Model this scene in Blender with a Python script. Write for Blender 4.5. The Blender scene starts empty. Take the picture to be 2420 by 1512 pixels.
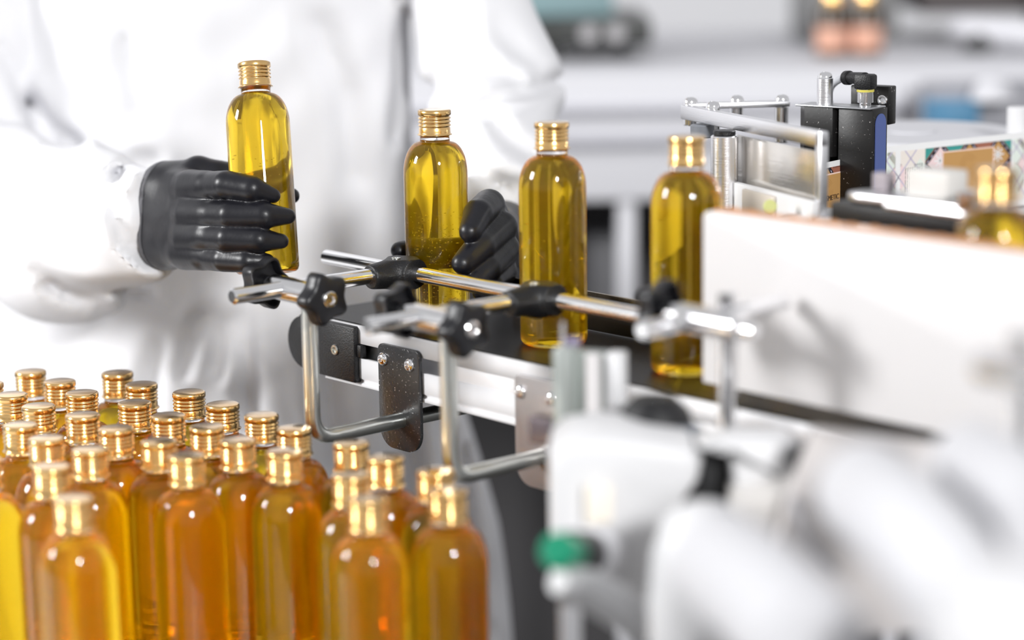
import bpy, bmesh, math, random
import numpy as np
from mathutils import Vector, Matrix
random.seed(7); np.random.seed(7)
SC = bpy.context.scene
COL = SC.collection
# ------------------------------------------------------------------ camera
# world: x runs along the conveyor, y across it (away from the camera), z up; belt surface z = 0
CAM = np.array([1.23680, -1.13367, 0.34647]); FPX = 5433.33
YAW, PIT, ROL = -0.84744, 0.19348, -0.014745
Fv = np.array([math.sin(YAW)*math.cos(PIT), math.cos(YAW)*math.cos(PIT), -math.sin(PIT)])
R0 = np.array([math.cos(YAW), -math.sin(YAW), 0.0]); U0 = np.cross(R0, Fv)
Rv = math.cos(ROL)*R0 + math.sin(ROL)*U0; Uv = -math.sin(ROL)*R0 + math.cos(ROL)*U0
FH = np.array([math.sin(YAW), math.cos(YAW), 0.0])
cd = bpy.data.cameras.new('camera'); cam = bpy.data.objects.new('camera', cd); COL.objects.link(cam)
cam.matrix_world = Matrix(((Rv[0], Uv[0], -Fv[0], CAM[0]), (Rv[1], Uv[1], -Fv[1], CAM[1]), (Rv[2], Uv[2], -Fv[2], CAM[2]), (0, 0, 0, 1)))
cd.sensor_width = 36; cd.sensor_fit = 'HORIZONTAL'; cd.lens = FPX*36/2420
cd.clip_start = 0.05; cd.dof.use_dof = True; cd.dof.focus_distance = 1.775; cd.dof.aperture_fstop = 2.0
SC.camera = cam

def loc(X, Y, Z):                       # camera-aligned horizontal frame -> world
    p = CAM*np.array([1, 1, 0]) + R0*X + FH*Y
    return np.array([p[0], p[1], Z])
def V(px, py, d):                       # a point seen at (px, py) of the 2420x1512 photo, d metres deep
    return CAM + d*(Fv + Rv*(px-1210)/FPX - Uv*(py-756)/FPX)
def L(px, py, d):                       # the same point in the camera-aligned frame
    q = V(px, py, d) - CAM*np.array([1, 1, 0])
    return np.array([q@R0, q@FH, q[2]])

# ------------------------------------------------------------------ world, lamps, exposure
W = bpy.data.worlds.new('world'); SC.world = W; W.use_nodes = True
wn = W.node_tree; wn.nodes.clear()
wo = wn.nodes.new('ShaderNodeOutputWorld'); wb = wn.nodes.new('ShaderNodeBackground')
tc = wn.nodes.new('ShaderNodeTexCoord'); sx = wn.nodes.new('ShaderNodeSeparateXYZ'); rp = wn.nodes.new('ShaderNodeValToRGB')
mr = wn.nodes.new('ShaderNodeMapRange'); mr.inputs[1].default_value = -1; mr.inputs[2].default_value = 1
wn.links.new(tc.outputs['Generated'], sx.inputs[0]); wn.links.new(sx.outputs['Z'], mr.inputs[0])
wn.links.new(mr.outputs[0], rp.inputs[0]); wn.links.new(rp.outputs[0], wb.inputs[0]); wn.links.new(wb.outputs[0], wo.inputs[0])
e = rp.color_ramp.elements
e[0].position = 0.0; e[0].color = (.10, .10, .105, 1); e[1].position = 1.0; e[1].color = (1.1, 1.1, 1.14, 1)
for p, c in ((.30, .30), (.45, .30), (.49, 1.25), (.58, 1.25), (.70, 1.1)):
    k = e.new(p); k.color = (c, c, c*1.02, 1)
wb.inputs[1].default_value = 0.50
def lamp(name, pos, target, sx_, sy_, watts, col=(1, 1, 1), shape='RECTANGLE'):
    d = bpy.data.lights.new(name, 'AREA'); d.shape = shape; d.size = sx_; d.size_y = sy_; d.energy = watts; d.color = col
    o = bpy.data.objects.new(name, d); COL.objects.link(o)
    o.location = pos; o.rotation_euler = (Vector(target)-Vector(pos)).to_track_quat('-Z', 'Y').to_euler()
    return o
TGT = V(1100, 560, 1.75)
lamp('softbox_side', loc(-4.3, 1.15, 1.70), TGT, .90, 1.25, 220)
lamp('softbox_front', loc(1.62, -3.7, 2.15), TGT, .85, .85, 305, shape='DISK')
SC.view_settings.view_transform = 'Standard'; SC.view_settings.look = 'None'
SC.view_settings.gamma = 1; SC.view_settings.use_curve_mapping = False; SC.view_settings.exposure = 0.0
try:
    SC.cycles.use_denoising = True; SC.cycles.max_bounces = 40; SC.cycles.transmission_bounces = 40
    SC.cycles.diffuse_bounces = 8; SC.cycles.glossy_bounces = 24; SC.cycles.sample_clamp_indirect = 20
except Exception: pass

# ------------------------------------------------------------------ materials
MATS = {}
def M(name, col=(.8, .8, .8), rough=.5, metal=0., bump=0., bscale=200., trans=0., ior=1.45, spec=None, specks=None, aniso=None, coat=0.):
    if name in MATS: return MATS[name]
    m = bpy.data.materials.new(name); m.use_nodes = True; nt = m.node_tree; b = nt.nodes['Principled BSDF']
    b.inputs['Base Color'].default_value = (*col, 1); b.inputs['Roughness'].default_value = rough; b.inputs['Metallic'].default_value = metal
    b.inputs['IOR'].default_value = ior
    if trans: b.inputs['Transmission Weight'].default_value = trans
    if coat: b.inputs['Coat Weight'].default_value = coat; b.inputs['Coat Roughness'].default_value = .12
    t = nt.nodes.new('ShaderNodeTexCoord')
    if bump:
        n = nt.nodes.new('ShaderNodeTexNoise'); n.inputs['Scale'].default_value = bscale; n.inputs['Detail'].default_value = 3
        if aniso:
            mp = nt.nodes.new('ShaderNodeMapping'); mp.inputs['Scale'].default_value = aniso
            nt.links.new(t.outputs['Object'], mp.inputs[0]); nt.links.new(mp.outputs[0], n.inputs['Vector'])
        else: nt.links.new(t.outputs['Object'], n.inputs['Vector'])
        bp = nt.nodes.new('ShaderNodeBump'); bp.inputs['Strength'].default_value = bump; bp.inputs['Distance'].default_value = .001
        nt.links.new(n.outputs[0], bp.inputs['Height']); nt.links.new(bp.outputs[0], b.inputs['Normal'])
    if specks:                          # pale dust specks: (scale, threshold, colour)
        n = nt.nodes.new('ShaderNodeTexNoise'); n.inputs['Scale'].default_value = specks[0]; n.inputs['Detail'].default_value = 4; n.inputs['Roughness'].default_value = .7
        nt.links.new(t.outputs['Object'], n.inputs['Vector'])
        r = nt.nodes.new('ShaderNodeValToRGB'); r.color_ramp.elements[0].position = specks[1]; r.color_ramp.elements[0].color = (*col, 1)
        r.color_ramp.elements[1].position = specks[1]+.035; r.color_ramp.elements[1].color = (*specks[2], 1)
        nt.links.new(n.outputs[0], r.inputs[0]); nt.links.new(r.outputs[0], b.inputs['Base Color'])
    MATS[name] = m
    return m
chrome = M('polished_steel', (.90, .90, .91), .12, 1)
zinc = M('zinc_plated_steel', (.70, .72, .69), .28, 1, .25, 120)
alu = M('anodised_aluminium', (.88, .88, .90), .36, .12)
alu_b = M('brushed_aluminium', (.86, .86, .88), .28, 1, .15, 60, aniso=(1, 1, 30))
mirror = M('mirror_steel_sheet', (.74, .71, .67), .17, .8, .12, 40, aniso=(1, 1, 14))
blackp = M('black_plastic', (.007, .007, .008), .42, 0, .35, 900)
knobp = M('black_knob_plastic', (.008, .008, .010), .36, 0, .12, 700)
darksteel = M('dusty_steel_plate', (.05, .05, .052), .26, .55, .2, 300, specks=(520, .64, (.75, .75, .75)))
satin = M('satin_steel_plate', (.36, .34, .34), .36, .5, .2, 60)
belt_m = M('black_belt', (.008, .0075, .0075), .34, 0, .25, 500, aniso=(6, .4, 1))
MATS['black_belt'].node_tree.nodes['Principled BSDF'].inputs['Specular IOR Level'].default_value = .3
gold = M('gold_cap_metal', (.90, .57, .21), .20, 1, coat=1.)
gold_k = M('gold_cap_knurl', (.95, .66, .27), .26, 1)
whiteplastic = M('white_plastic', (.64, .64, .65), .45)
whiteboard = M('white_laminate', (.66, .645, .645), .5, 0, .1, 20)
foam = M('orange_foam', (.62, .30, .14), .9, 0, 1., 260)
fabric = M('white_cotton', (.735, .735, .755), .85, 0, .12, 700)
glove_m = M('black_nitrile', (.006, .006, .009), .37, 0, .12, 220)
rim_m = M('glove_cuff_edge', (.10, .10, .11), .45)
blackm = M('black_anodised', (.006, .0055, .0055), .38, 0, .04, 500, specks=(420, .665, (.55, .52, .5)))
blue_m = M('blue_sticker', (.075, .11, .30), .45)
grey_cable = M('grey_cable', (.50, .51, .54), .5)
yellow_m = M('yellow_ring', (.55, .48, .08), .5)
skin_m = M('skin', (.55, .36, .27), .5)
hair_m = M('dark_hair', (.03, .02, .015), .6)
trouser_m = M('white_trousers', (.55, .55, .57), .85)
shoe_m = M('white_shoes', (.7, .7, .7), .6)
green_m = M('green_button', (.01, .22, .12), .25)
acryl = M('frosted_acrylic', (.30, .33, .31), .22, 0, trans=.2)
cream_m = M('cream_label', (.86, .80, .70), .6)
bronze = M('brushed_bronze_steel', (.52, .42, .30), .25, 1, .2, 80, aniso=(30, 1, 1))

def glass_mat(name, col, absorb=None, dens=0., ior=1.45, rough=0.0, weight=1.):
    m = bpy.data.materials.new(name); m.use_nodes = True; nt = m.node_tree; b = nt.nodes['Principled BSDF']
    b.inputs['Base Color'].default_value = (*col, 1); b.inputs['Roughness'].default_value = rough
    b.inputs['Transmission Weight'].default_value = weight; b.inputs['IOR'].default_value = ior
    if weight < 1: b.inputs['Base Color'].default_value = (*col, 1)
    if absorb:
        v = nt.nodes.new('ShaderNodeVolumeAbsorption'); v.inputs[0].default_value = (*absorb, 1); v.inputs[1].default_value = dens
        nt.links.new(v.outputs[0], nt.nodes['Material Output'].inputs['Volume'])
    MATS[name] = m
    return m
clear = glass_mat('clear_bottle_plastic', (1, 1, 1), ior=1.40)
oil = glass_mat('amber_oil', (1, 1, 1), absorb=(.9995, .896, .0), dens=78, ior=1.10)
def cloudy(m, col, fac):                 # the oil is slightly cloudy: a share of the light is scattered back
    nt = m.node_tree; b = nt.nodes['Principled BSDF']; d = nt.nodes.new('ShaderNodeBsdfDiffuse'); d.inputs[0].default_value = (*col, 1)
    tr = nt.nodes.new('ShaderNodeBsdfTranslucent'); tr.inputs[0].default_value = (1, .86, .08, 1)
    y = nt.nodes.new('ShaderNodeMixShader'); y.inputs[0].default_value = .45
    nt.links.new(d.outputs[0], y.inputs[1]); nt.links.new(tr.outputs[0], y.inputs[2])
    x = nt.nodes.new('ShaderNodeMixShader'); x.inputs[0].default_value = fac
    nt.links.new(b.outputs[0], x.inputs[1]); nt.links.new(y.outputs[0], x.inputs[2]); nt.links.new(x.outputs[0], nt.nodes['Material Output'].inputs['Surface'])
cloudy(oil, (1.0, .72, .010), .14)
bubble_m = glass_mat('air_bubble', (1, 1, 1), ior=.78)

# ------------------------------------------------------------------ mesh helpers
def link(name, me, mat=None, parent=None, smooth=True):
    o = bpy.data.objects.new(name, me); COL.objects.link(o)
    if mat is not None and not me.materials:
        for m_ in (mat if isinstance(mat, (list, tuple)) else [mat]): me.materials.append(m_)
    if smooth:
        for p in me.polygons: p.use_smooth = True
    if parent is not None:
        o.parent = parent; o.matrix_parent_inverse = parent.matrix_world.inverted()
    return o
def frm(bm, name, mat=None, parent=None, smooth=True, sharp=35):
    bmesh.ops.recalc_face_normals(bm, faces=bm.faces)
    if smooth and sharp:
        bm.normal_update()
        for ed in bm.edges:
            if len(ed.link_faces) == 2 and ed.calc_face_angle(0) > math.radians(sharp): ed.smooth = False
    me = bpy.data.meshes.new(name); bm.to_mesh(me); bm.free()
    return link(name, me, mat, parent, smooth)
def tag(o, label, cat, group=None, kind=None):
    if label: o['label'] = label
    if cat: o['category'] = cat
    if group: o['group'] = group
    if kind: o['kind'] = kind
    return o
def thing(name, pos, label, cat, group=None):
    o = bpy.data.objects.new(name, None); COL.objects.link(o); o.empty_display_size = .02
    o.location = Vector(pos); o.matrix_world = Matrix.Translation(Vector(pos))
    return tag(o, label, cat, group)
def basis(z, x=None):
    z = Vector(z).normalized()
    x = Vector(x) if x is not None else (Vector((0, 0, 1)) if abs(z.z) < .9 else Vector((1, 0, 0)))
    y = z.cross(x).normalized(); x = y.cross(z).normalized()
    return Matrix((x, y, z)).transposed().to_4x4()
def place(bm, mat4): bmesh.ops.transform(bm, matrix=mat4, verts=bm.verts); return bm
def box(cx, cy, cz, sx_, sy_, sz_, bev=0., rz=0., seg=2):
    bm = bmesh.new(); bmesh.ops.create_cube(bm, size=1)
    bmesh.ops.scale(bm, vec=(sx_, sy_, sz_), verts=bm.verts)
    if bev: bmesh.ops.bevel(bm, geom=bm.edges[:], offset=bev, segments=seg, affect='EDGES', profile=.5)
    return place(bm, Matrix.Translation((cx, cy, cz)) @ Matrix.Rotation(rz, 4, 'Z'))
def obox(a, b, z0, z1, th, bev=0., side=0.):    # upright slab between two plan points a and b
    a, b = np.array(a[:2]), np.array(b[:2]); m = (a+b)/2; d = b-a; l = np.linalg.norm(d); n = np.array([-d[1], d[0]])/l
    m = m + n*side
    return box(m[0], m[1], (z0+z1)/2, l, th, z1-z0, bev, math.atan2(d[1], d[0]))
def merge(*bms):
    out = bmesh.new()
    for b in bms:
        me = bpy.data.meshes.new('tmp'); b.to_mesh(me); b.free(); out.from_mesh(me); bpy.data.meshes.remove(me)
    return out
def rev(profile, seg=48, rad=None, close=True):      # lathe about z; profile of (r, z); rad(theta) scales radius
    bm = bmesh.new(); rings = []
    for r, z in profile:
        if r < 1e-7: rings.append([bm.verts.new((0, 0, z))])
        else:
            rings.append([bm.verts.new((r*(rad(2*math.pi*i/seg) if rad else 1)*math.cos(2*math.pi*i/seg), r*(rad(2*math.pi*i/seg) if rad else 1)*math.sin(2*math.pi*i/seg), z)) for i in range(seg)])
    for a, b in zip(rings, rings[1:]):
        if len(a) == 1 and len(b) == 1: continue
        for i in range(seg):
            j = (i+1) % seg
            if len(a) == 1: bm.faces.new((a[0], b[i], b[j]))
            elif len(b) == 1: bm.faces.new((a[i], a[j], b[0]))
            else: bm.faces.new((a[i], a[j], b[j], b[i]))
    if close:
        for R_ in (rings[0], rings[-1]):
            if len(R_) > 1:
                try: bm.faces.new(R_)
                except Exception: pass
    return bm
def rod(a, b, r, seg=28, cham=.0008, r2=None):
    a, b = Vector(a), Vector(b); l = (b-a).length; r2 = r if r2 is None else r2
    bm = rev([(0, 0), (r-cham, 0), (r, cham), (r2, l-cham), (r2-cham, l), (0, l)], seg)
    return place(bm, Matrix.Translation(a) @ basis(b-a))
def tube(pts, r, seg=20, caps=True):                 # swept tube along a polyline; r number or list
    pts = [Vector(p) for p in pts]; rs = r if isinstance(r, (list, tuple)) else [r]*len(pts)
    bm = bmesh.new(); rings = []; up = None
    for i, p in enumerate(pts):
        t = (pts[min(i+1, len(pts)-1)]-pts[max(i-1, 0)]).normalized()
        if up is None: up = Vector((0, 0, 1)) if abs(t.z) < .9 else Vector((1, 0, 0))
        x = (up - t*up.dot(t)).normalized(); y = t.cross(x); up = x
        rings.append([bm.verts.new(p + rs[i]*(x*math.cos(2*math.pi*k/seg)+y*math.sin(2*math.pi*k/seg))) for k in range(seg)])
    for a, b in zip(rings, rings[1:]):
        for k in range(seg): bm.faces.new((a[k], a[(k+1) % seg], b[(k+1) % seg], b[k]))
    if caps: bm.faces.new(rings[0]); bm.faces.new(rings[-1])
    return bm
def bend(p0, p1, p2, r, n=10):                       # polyline p0-p1-p2 with a rounded corner
    p0, p1, p2 = Vector(p0), Vector(p1), Vector(p2)
    a = p1+(p0-p1).normalized()*r; b = p1+(p2-p1).normalized()*r
    return [p0]+[(1-t)**2*a+2*t*(1-t)*p1+t*t*b for t in [i/n for i in range(n+1)]]+[p2]
def catmull(pts, n=8):
    P = [Vector(p) for p in pts]; P = [2*P[0]-P[1]]+P+[2*P[-1]-P[-2]]; out = []
    for i in range(1, len(P)-2):
        for k in range(n):
            t = k/n; a, b, c, d = P[i-1:i+3]
            out.append(.5*((2*b)+(c-a)*t+(2*a-5*b+4*c-d)*t*t+(3*b-a-3*c+d)*t**3))
    return out+[P[-2]]
def prism(poly, th, mat4=None, bev=0.):              # polygon in xy, thickness along z
    bm = bmesh.new(); vs = [bm.verts.new((x, y, 0)) for x, y in poly]; f = bm.faces.new(vs)
    r = bmesh.ops.extrude_face_region(bm, geom=[f]); nv = [g for g in r['geom'] if isinstance(g, bmesh.types.BMVert)]
    bmesh.ops.translate(bm, vec=(0, 0, th), verts=nv)
    if bev:
        bmesh.ops.recalc_face_normals(bm, faces=bm.faces)
        ed = [q for q in bm.edges if abs(q.verts[0].co.z-q.verts[1].co.z) < 1e-9]
        bmesh.ops.bevel(bm, geom=ed, offset=bev, segments=2, affect='EDGES', profile=.5)
    return place(bm, mat4) if mat4 is not None else bm
def rrect(x0, y0, x1, y1, r, n=6):                   # rounded rectangle; r = (bl, br, tr, tl)
    if not isinstance(r, (list, tuple)): r = (r,)*4
    P = []
    for (cx, cy, a0), q in zip(((x0+r[0], y0+r[0], 180), (x1-r[1], y0+r[1], 270), (x1-r[2], y1-r[2], 0), (x0+r[3], y1-r[3], 90)), r):
        for i in range(n+1):
            a = math.radians(a0+90*i/n); P.append((cx+q*math.cos(a), cy+q*math.sin(a)))
    return P
XZ = Matrix(((1, 0, 0, 0), (0, 0, -1, 0), (0, 1, 0, 0), (0, 0, 0, 1)))   # polygon (x, z), thickness towards -y

def surface_nets(f, lo, hi, h):
    lo, hi = np.array(lo, float), np.array(hi, float); n = np.ceil((hi-lo)/h).astype(int)+1
    ax = [lo[i]+h*np.arange(n[i]) for i in range(3)]
    G = np.stack(np.meshgrid(*ax, indexing='ij'), -1).astype(np.float32)
    D = f(G.reshape(-1, 3)).reshape(n).astype(np.float32); S = D < 0
    c = np.zeros(n-1, int)
    for i in (0, 1):
        for j in (0, 1):
            for k in (0, 1): c += S[i:n[0]-1+i, j:n[1]-1+j, k:n[2]-1+k]
    act = (c > 0) & (c < 8); idx = -np.ones(n-1, int); A = np.argwhere(act); idx[act] = np.arange(len(A))
    acc = np.zeros((len(A), 3)); cnt = np.zeros(len(A))
    for d in range(3):
        for a in (0, 1):
            for b in (0, 1):
                o0 = np.zeros(3, int); o1 = np.zeros(3, int); e_ = [q for q in range(3) if q != d]
                o0[e_[0]] = o1[e_[0]] = a; o0[e_[1]] = o1[e_[1]] = b; o1[d] = 1
                p0, p1 = A+o0, A+o1; d0 = D[tuple(p0.T)]; d1 = D[tuple(p1.T)]; m = (d0 < 0) != (d1 < 0)
                t = np.where(m, d0/np.where(m, d0-d1, 1), 0); P = p0.astype(float); P[:, d] += t
                acc[m] += P[m]; cnt[m] += 1
    verts = lo + h*(acc/cnt[:, None]); faces = []
    for d in range(3):
        e_ = [q for q in range(3) if q != d]; sl0 = [slice(None)]*3; sl1 = [slice(None)]*3; sl0[d] = slice(0, -1); sl1[d] = slice(1, None)
        E = np.argwhere(S[tuple(sl0)] != S[tuple(sl1)]); ok = np.all((E[:, e_] > 0) & (E[:, e_] < (n-1)[e_]), axis=1); E = E[ok]
        q = []
        for a, b in ((0, 0), (1, 0), (1, 1), (0, 1)):
            o = E.copy(); o[:, e_[0]] -= a; o[:, e_[1]] -= b; q.append(idx[tuple(o.T)])
        q = np.stack(q, 1); fl = S[tuple(E.T)] ^ (d == 1); q[~fl] = q[~fl][:, ::-1]; faces.append(q)
    faces = np.concatenate(faces); faces = faces[(faces >= 0).all(1)]
    return verts, faces
def net_obj(name, f, lo, hi, h, mat, parent=None, tf=None, smooth_it=2):
    v, fa = surface_nets(f, lo, hi, h)
    if smooth_it:                                    # light Laplacian relaxation
        ed = np.unique(np.sort(np.concatenate([fa[:, [0, 1]], fa[:, [1, 2]], fa[:, [2, 3]], fa[:, [3, 0]]]), 1), axis=0)
        for _ in range(smooth_it):
            s = np.zeros_like(v); c = np.zeros(len(v))
            np.add.at(s, ed[:, 0], v[ed[:, 1]]); np.add.at(s, ed[:, 1], v[ed[:, 0]]); np.add.at(c, ed[:, 0], 1); np.add.at(c, ed[:, 1], 1)
            v = .5*v+.5*s/np.maximum(c, 1)[:, None]
    if tf is not None: v = tf(v)
    me = bpy.data.meshes.new(name); me.from_pydata(v.tolist(), [], fa.tolist()); me.update()
    bm = bmesh.new(); bm.from_mesh(me); bmesh.ops.recalc_face_normals(bm, faces=bm.faces); bm.to_mesh(me); bm.free()
    return link(name, me, mat, parent)
def cap_sd(P, a, b, ra, rb):                         # tapered capsule
    a, b = np.array(a, np.float32), np.array(b, np.float32); ab = b-a
    t = np.clip((P-a)@ab/(ab@ab), 0, 1)
    return np.linalg.norm(P-a-t[:, None]*ab, axis=1)-(ra+(rb-ra)*t)
def smin(a, b, k):
    h_ = np.clip(.5+.5*(b-a)/k, 0, 1); return b+(a-b)*h_-k*h_*(1-h_)
def chain(P, pts, rs, k=.004):
    d = None
    for i in range(len(pts)-1):
        q = cap_sd(P, pts[i], pts[i+1], rs[i], rs[i+1]); d = q if d is None else smin(d, q, k)
    return d
def from_local(v):
    v = np.asarray(v); return CAM*np.array([1, 1, 0]) + v[:, :1]*R0 + v[:, 1:2]*FH + v[:, 2:]*np.array([0, 0, 1])
FLOOR = -0.95

# ------------------------------------------------------------------ the setting
fm = M('dark_floor', (.045, .042, .040), .45, 0, .1, 20)
def lslab(X0, X1, Y0, Y1, Z0, Z1, name, mat, bev=0., parent=None):   # box in the camera-aligned frame
    c = loc((X0+X1)/2, (Y0+Y1)/2, (Z0+Z1)/2)
    return frm(box(c[0], c[1], c[2], X1-X0, Y1-Y0, Z1-Z0, bev, -YAW), name, mat, parent, smooth=bool(bev))
tag(lslab(-6, 6, -5, 5.0, FLOOR-.1, FLOOR, 'floor', fm), 'dark grey factory floor', 'floor', kind='structure')
wallm = M('light_grey_wall', (.66, .66, .68), .7, 0, .05, 10)
tag(lslab(-6, 6, 4.6, 4.7, FLOOR, 1.9, 'wall_back', wallm), 'light grey wall behind the machines', 'wall', kind='structure')

# ------------------------------------------------------------------ conveyor
conv = thing('conveyor', (0.2, 0, FLOOR), 'aluminium belt conveyor with black belt carrying amber bottles diagonally past the worker', 'conveyor')
U_END = .95
def loop(r, th, y0, y1, ua, ub, n=20):               # belt loop around two rollers
    zc = -r; po = []; pi_ = []
    for rr, lst in ((r, po), (r-th, pi_)):
        for i in range(n+1):
            a = math.pi/2+math.pi*i/n; lst.append((ua+rr*math.cos(a), zc+rr*math.sin(a)))
        for i in range(n+1):
            a = -math.pi/2+math.pi*i/n; lst.append((ub+rr*math.cos(a), zc+rr*math.sin(a)))
    bm = bmesh.new(); vs = []
    for y in (y0, y1): vs.append([[bm.verts.new((x, y, z)) for x, z in q] for q in (po, pi_)])
    N = len(po)
    for k in range(N):
        j = (k+1) % N
        bm.faces.new((vs[0][0][k], vs[0][0][j], vs[1][0][j], vs[1][0][k])); bm.faces.new((vs[0][1][k], vs[0][1][j], vs[1][1][j], vs[1][1][k]))
        for s in (0, 1): bm.faces.new((vs[s][0][k], vs[s][0][j], vs[s][1][j], vs[s][1][k]))
    return bm
frm(loop(.0228, .0022, -.0565, .0565, -.229, U_END), 'belt', belt_m, conv)
for ua in (-.229, U_END):
    frm(rod((ua, -.055, -.0228), (ua, .055, -.0228), .0203), 'roller', blackp, conv)
def profile(y, s):                                   # slotted extrusion, open side facing s
    o, i = y, y-s*.012
    sec = [(o-s*.0012, -.0008), (o, -.002), (o, -.0148), (o-s*.0035, -.0148), (o-s*.0035, -.0125), (i, -.0125), (i, -.0290), (o-s*.0035, -.0290),
           (o-s*.0035, -.0266), (o, -.0266), (o, -.0425), (o-s*.0016, -.0440), (o-s*.0016, -.0455), (o, -.0465), (o, -.0490), (o-s*.004, -.0505), (o-s*.018, -.0505),
           (o-s*.018, -.0475), (o-s*.018, -.0485), (o-s*.016, -.0490), (o-s*.014, -.0470), (o-s*.014, -.0030), (o-s*.0034, -.0030), (o-s*.0034, -.0008)]
    bm = bmesh.new(); a = [bm.verts.new((-.205, y_, z_)) for y_, z_ in sec]; b = [bm.verts.new((U_END, y_, z_)) for y_, z_ in sec]
    for k in range(len(sec)): j = (k+1) % len(sec); bm.faces.new((a[k], a[j], b[j], b[k]))
    bm.faces.new(a); bm.faces.new(b)
    return bm
frm(profile(-.060, -1), 'side_rail', alu, conv, sharp=20)
frm(profile(.060, 1), 'side_rail', alu, conv, sharp=20)
frm(box((U_END-.05)/2, -.0580, -.0207, U_END+.05, .003, .0114, .0005), 'slot_cover', alu, conv)
eb = frm(box(-.186, -.0585, -.0238, .0515, .013, .0445, .0016), 'end_block', blackp, conv)
def socket_screw(p, n, r, h, parent, name='screw', mat=zinc, dome=False):
    if dome: pr = [(0, -h), (r*.98, -h), (r, 0), (r*.92, h*.45), (r*.7, h*.8), (r*.42, h*.95), (r*.40, h*.95), (r*.36, h*.35), (0, h*.3)]
    else: pr = [(0, -h), (r, -h), (r, h*.7), (r*.88, h), (r*.58, h), (r*.54, h*.9), (r*.5, h*.2), (0, h*.1)]
    bm = rev(pr, 24); place(bm, Matrix.Translation(Vector(p)) @ basis(n)); return frm(bm, name, mat, parent)
socket_screw((-.184, -.0648, -.0225), (0, -1, 0), .0042, .0018, eb)
frm(box(-.158, -.0595, -.0205, .006, .006, .010, .001), 'slot_tab', blackp, conv)
# rounded nose plate behind the end block
nose = [(-.212, -.0455), (-.212, -.0025)]+[(-.231+.0215*math.cos(math.radians(a))*1.0, -.024+.0215*math.sin(math.radians(a))) for a in range(90, 271, 12)]
frm(prism(nose, .006, Matrix.Translation((0, -.0555, 0)) @ XZ, .0008), 'nose_plate', blackp, conv)
frm(prism(nose, .006, Matrix.Translation((0, .0615, 0)) @ XZ, .0008), 'nose_plate', blackp, conv)
for u in (.42, .90):                                 # legs down to the floor
    for y in (-.045, .045): frm(box(u, y, (FLOOR-.05)/2, .03, .03, -FLOOR-.05, .003), 'leg', alu, conv)
    frm(box(u, 0, -.60, .03, .07, .03, .002), 'leg_brace', alu, conv)
# far-side guide plate of polished steel
gp = frm(obox((-.105, .052), (.42, .052), .0005, .030, .002), 'guide_plate', bronze)
tag(gp, 'low brushed steel guide strip on the far edge of the black belt', 'guide')

# ------------------------------------------------------------------ guide rail brackets
def star_knob(face, n, parent, hub_len):
    """five-lobed grip; face = centre of outer face, n = outward axis"""
    def rad(t): return 1+.135*math.cos(5*t)+.012*math.cos(10*t)
    R_ = .0178
    bm = rev([(0, 0), (R_*.25, .0), (R_*.8, -.0004), (R_*.93, -.0012), (R_, -.003), (R_, -.0125), (R_*.985, -.0135), (R_*.90, -.0135), (R_*.87, -.0125),
              (R_*.84, -.0055), (.0066/1.0, -.0050), (.0064, -.0150), (.0055, -.016), (0, -.016)], 90,
             lambda t: 1)
    # star modulation only for the grip rings, hub stays round
    for v in bm.verts:
        r = math.hypot(v.co.x, v.co.y)
        if r > .0075:
            k = rad(math.atan2(v.co.y, v.co.x)); v.co.x *= k; v.co.y *= k
    m4 = Matrix.Translation(Vector(face)) @ basis(n) @ Matrix.Rotation(.35, 4, 'Z')
    k = frm(place(bm, m4), 'star_knob', knobp, parent, sharp=40)
    socket_screw(Vector(face), n, .0060, .0018, k, 'knob_screw', chrome)
    return k
def tee_connector(u, y, z, parent):
    def f(P):
        q = P-np.array([u, y, z], np.float32)
        d = cap_sd(q, (0, -.030, 0), (0, -.004, 0), .0098, .0128)
        d = smin(d, cap_sd(q, (0, -.004, 0), (0, .006, 0), .0138, .0120), .006)
        d = np.maximum(d, np.abs(q[:, 1]+.012)-.022)
        c = np.maximum(np.hypot(q[:, 1], q[:, 2])-.0118, np.abs(q[:, 0])-.0145)
        d = smin(d, c, .004)
        return np.maximum(d, q[:, 2]-.0112)
    o = net_obj('tee_connector', f, (u-.018, y-.042, z-.018), (u+.018, y+.018, z+.018), .0009, blackp, parent, smooth_it=2)
    bm = rev([(0, -.001), (.0036, -.001), (.0036, .0006), (.0022, .0006), (.0018, -.0002), (0, -.0002)], 20)
    frm(place(bm, Matrix.Translation((u, y-.008, z+.0113))), 'connector_screw', zinc, o)
    return o
def cross_clamp(u0, u1, y, z, parent, r=.0094):
    bm = rev([(0, 0), (r-.001, 0), (r, .001), (r, u1-u0-.001), (r-.001, u1-u0), (0, u1-u0)], 36)
    return frm(place(bm, Matrix.Translation((u0, y, z)) @ basis((1, 0, 0))), 'cross_clamp', chrome, parent)
RAIL_Z, RAIL_Y = .0425, -.036
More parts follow.
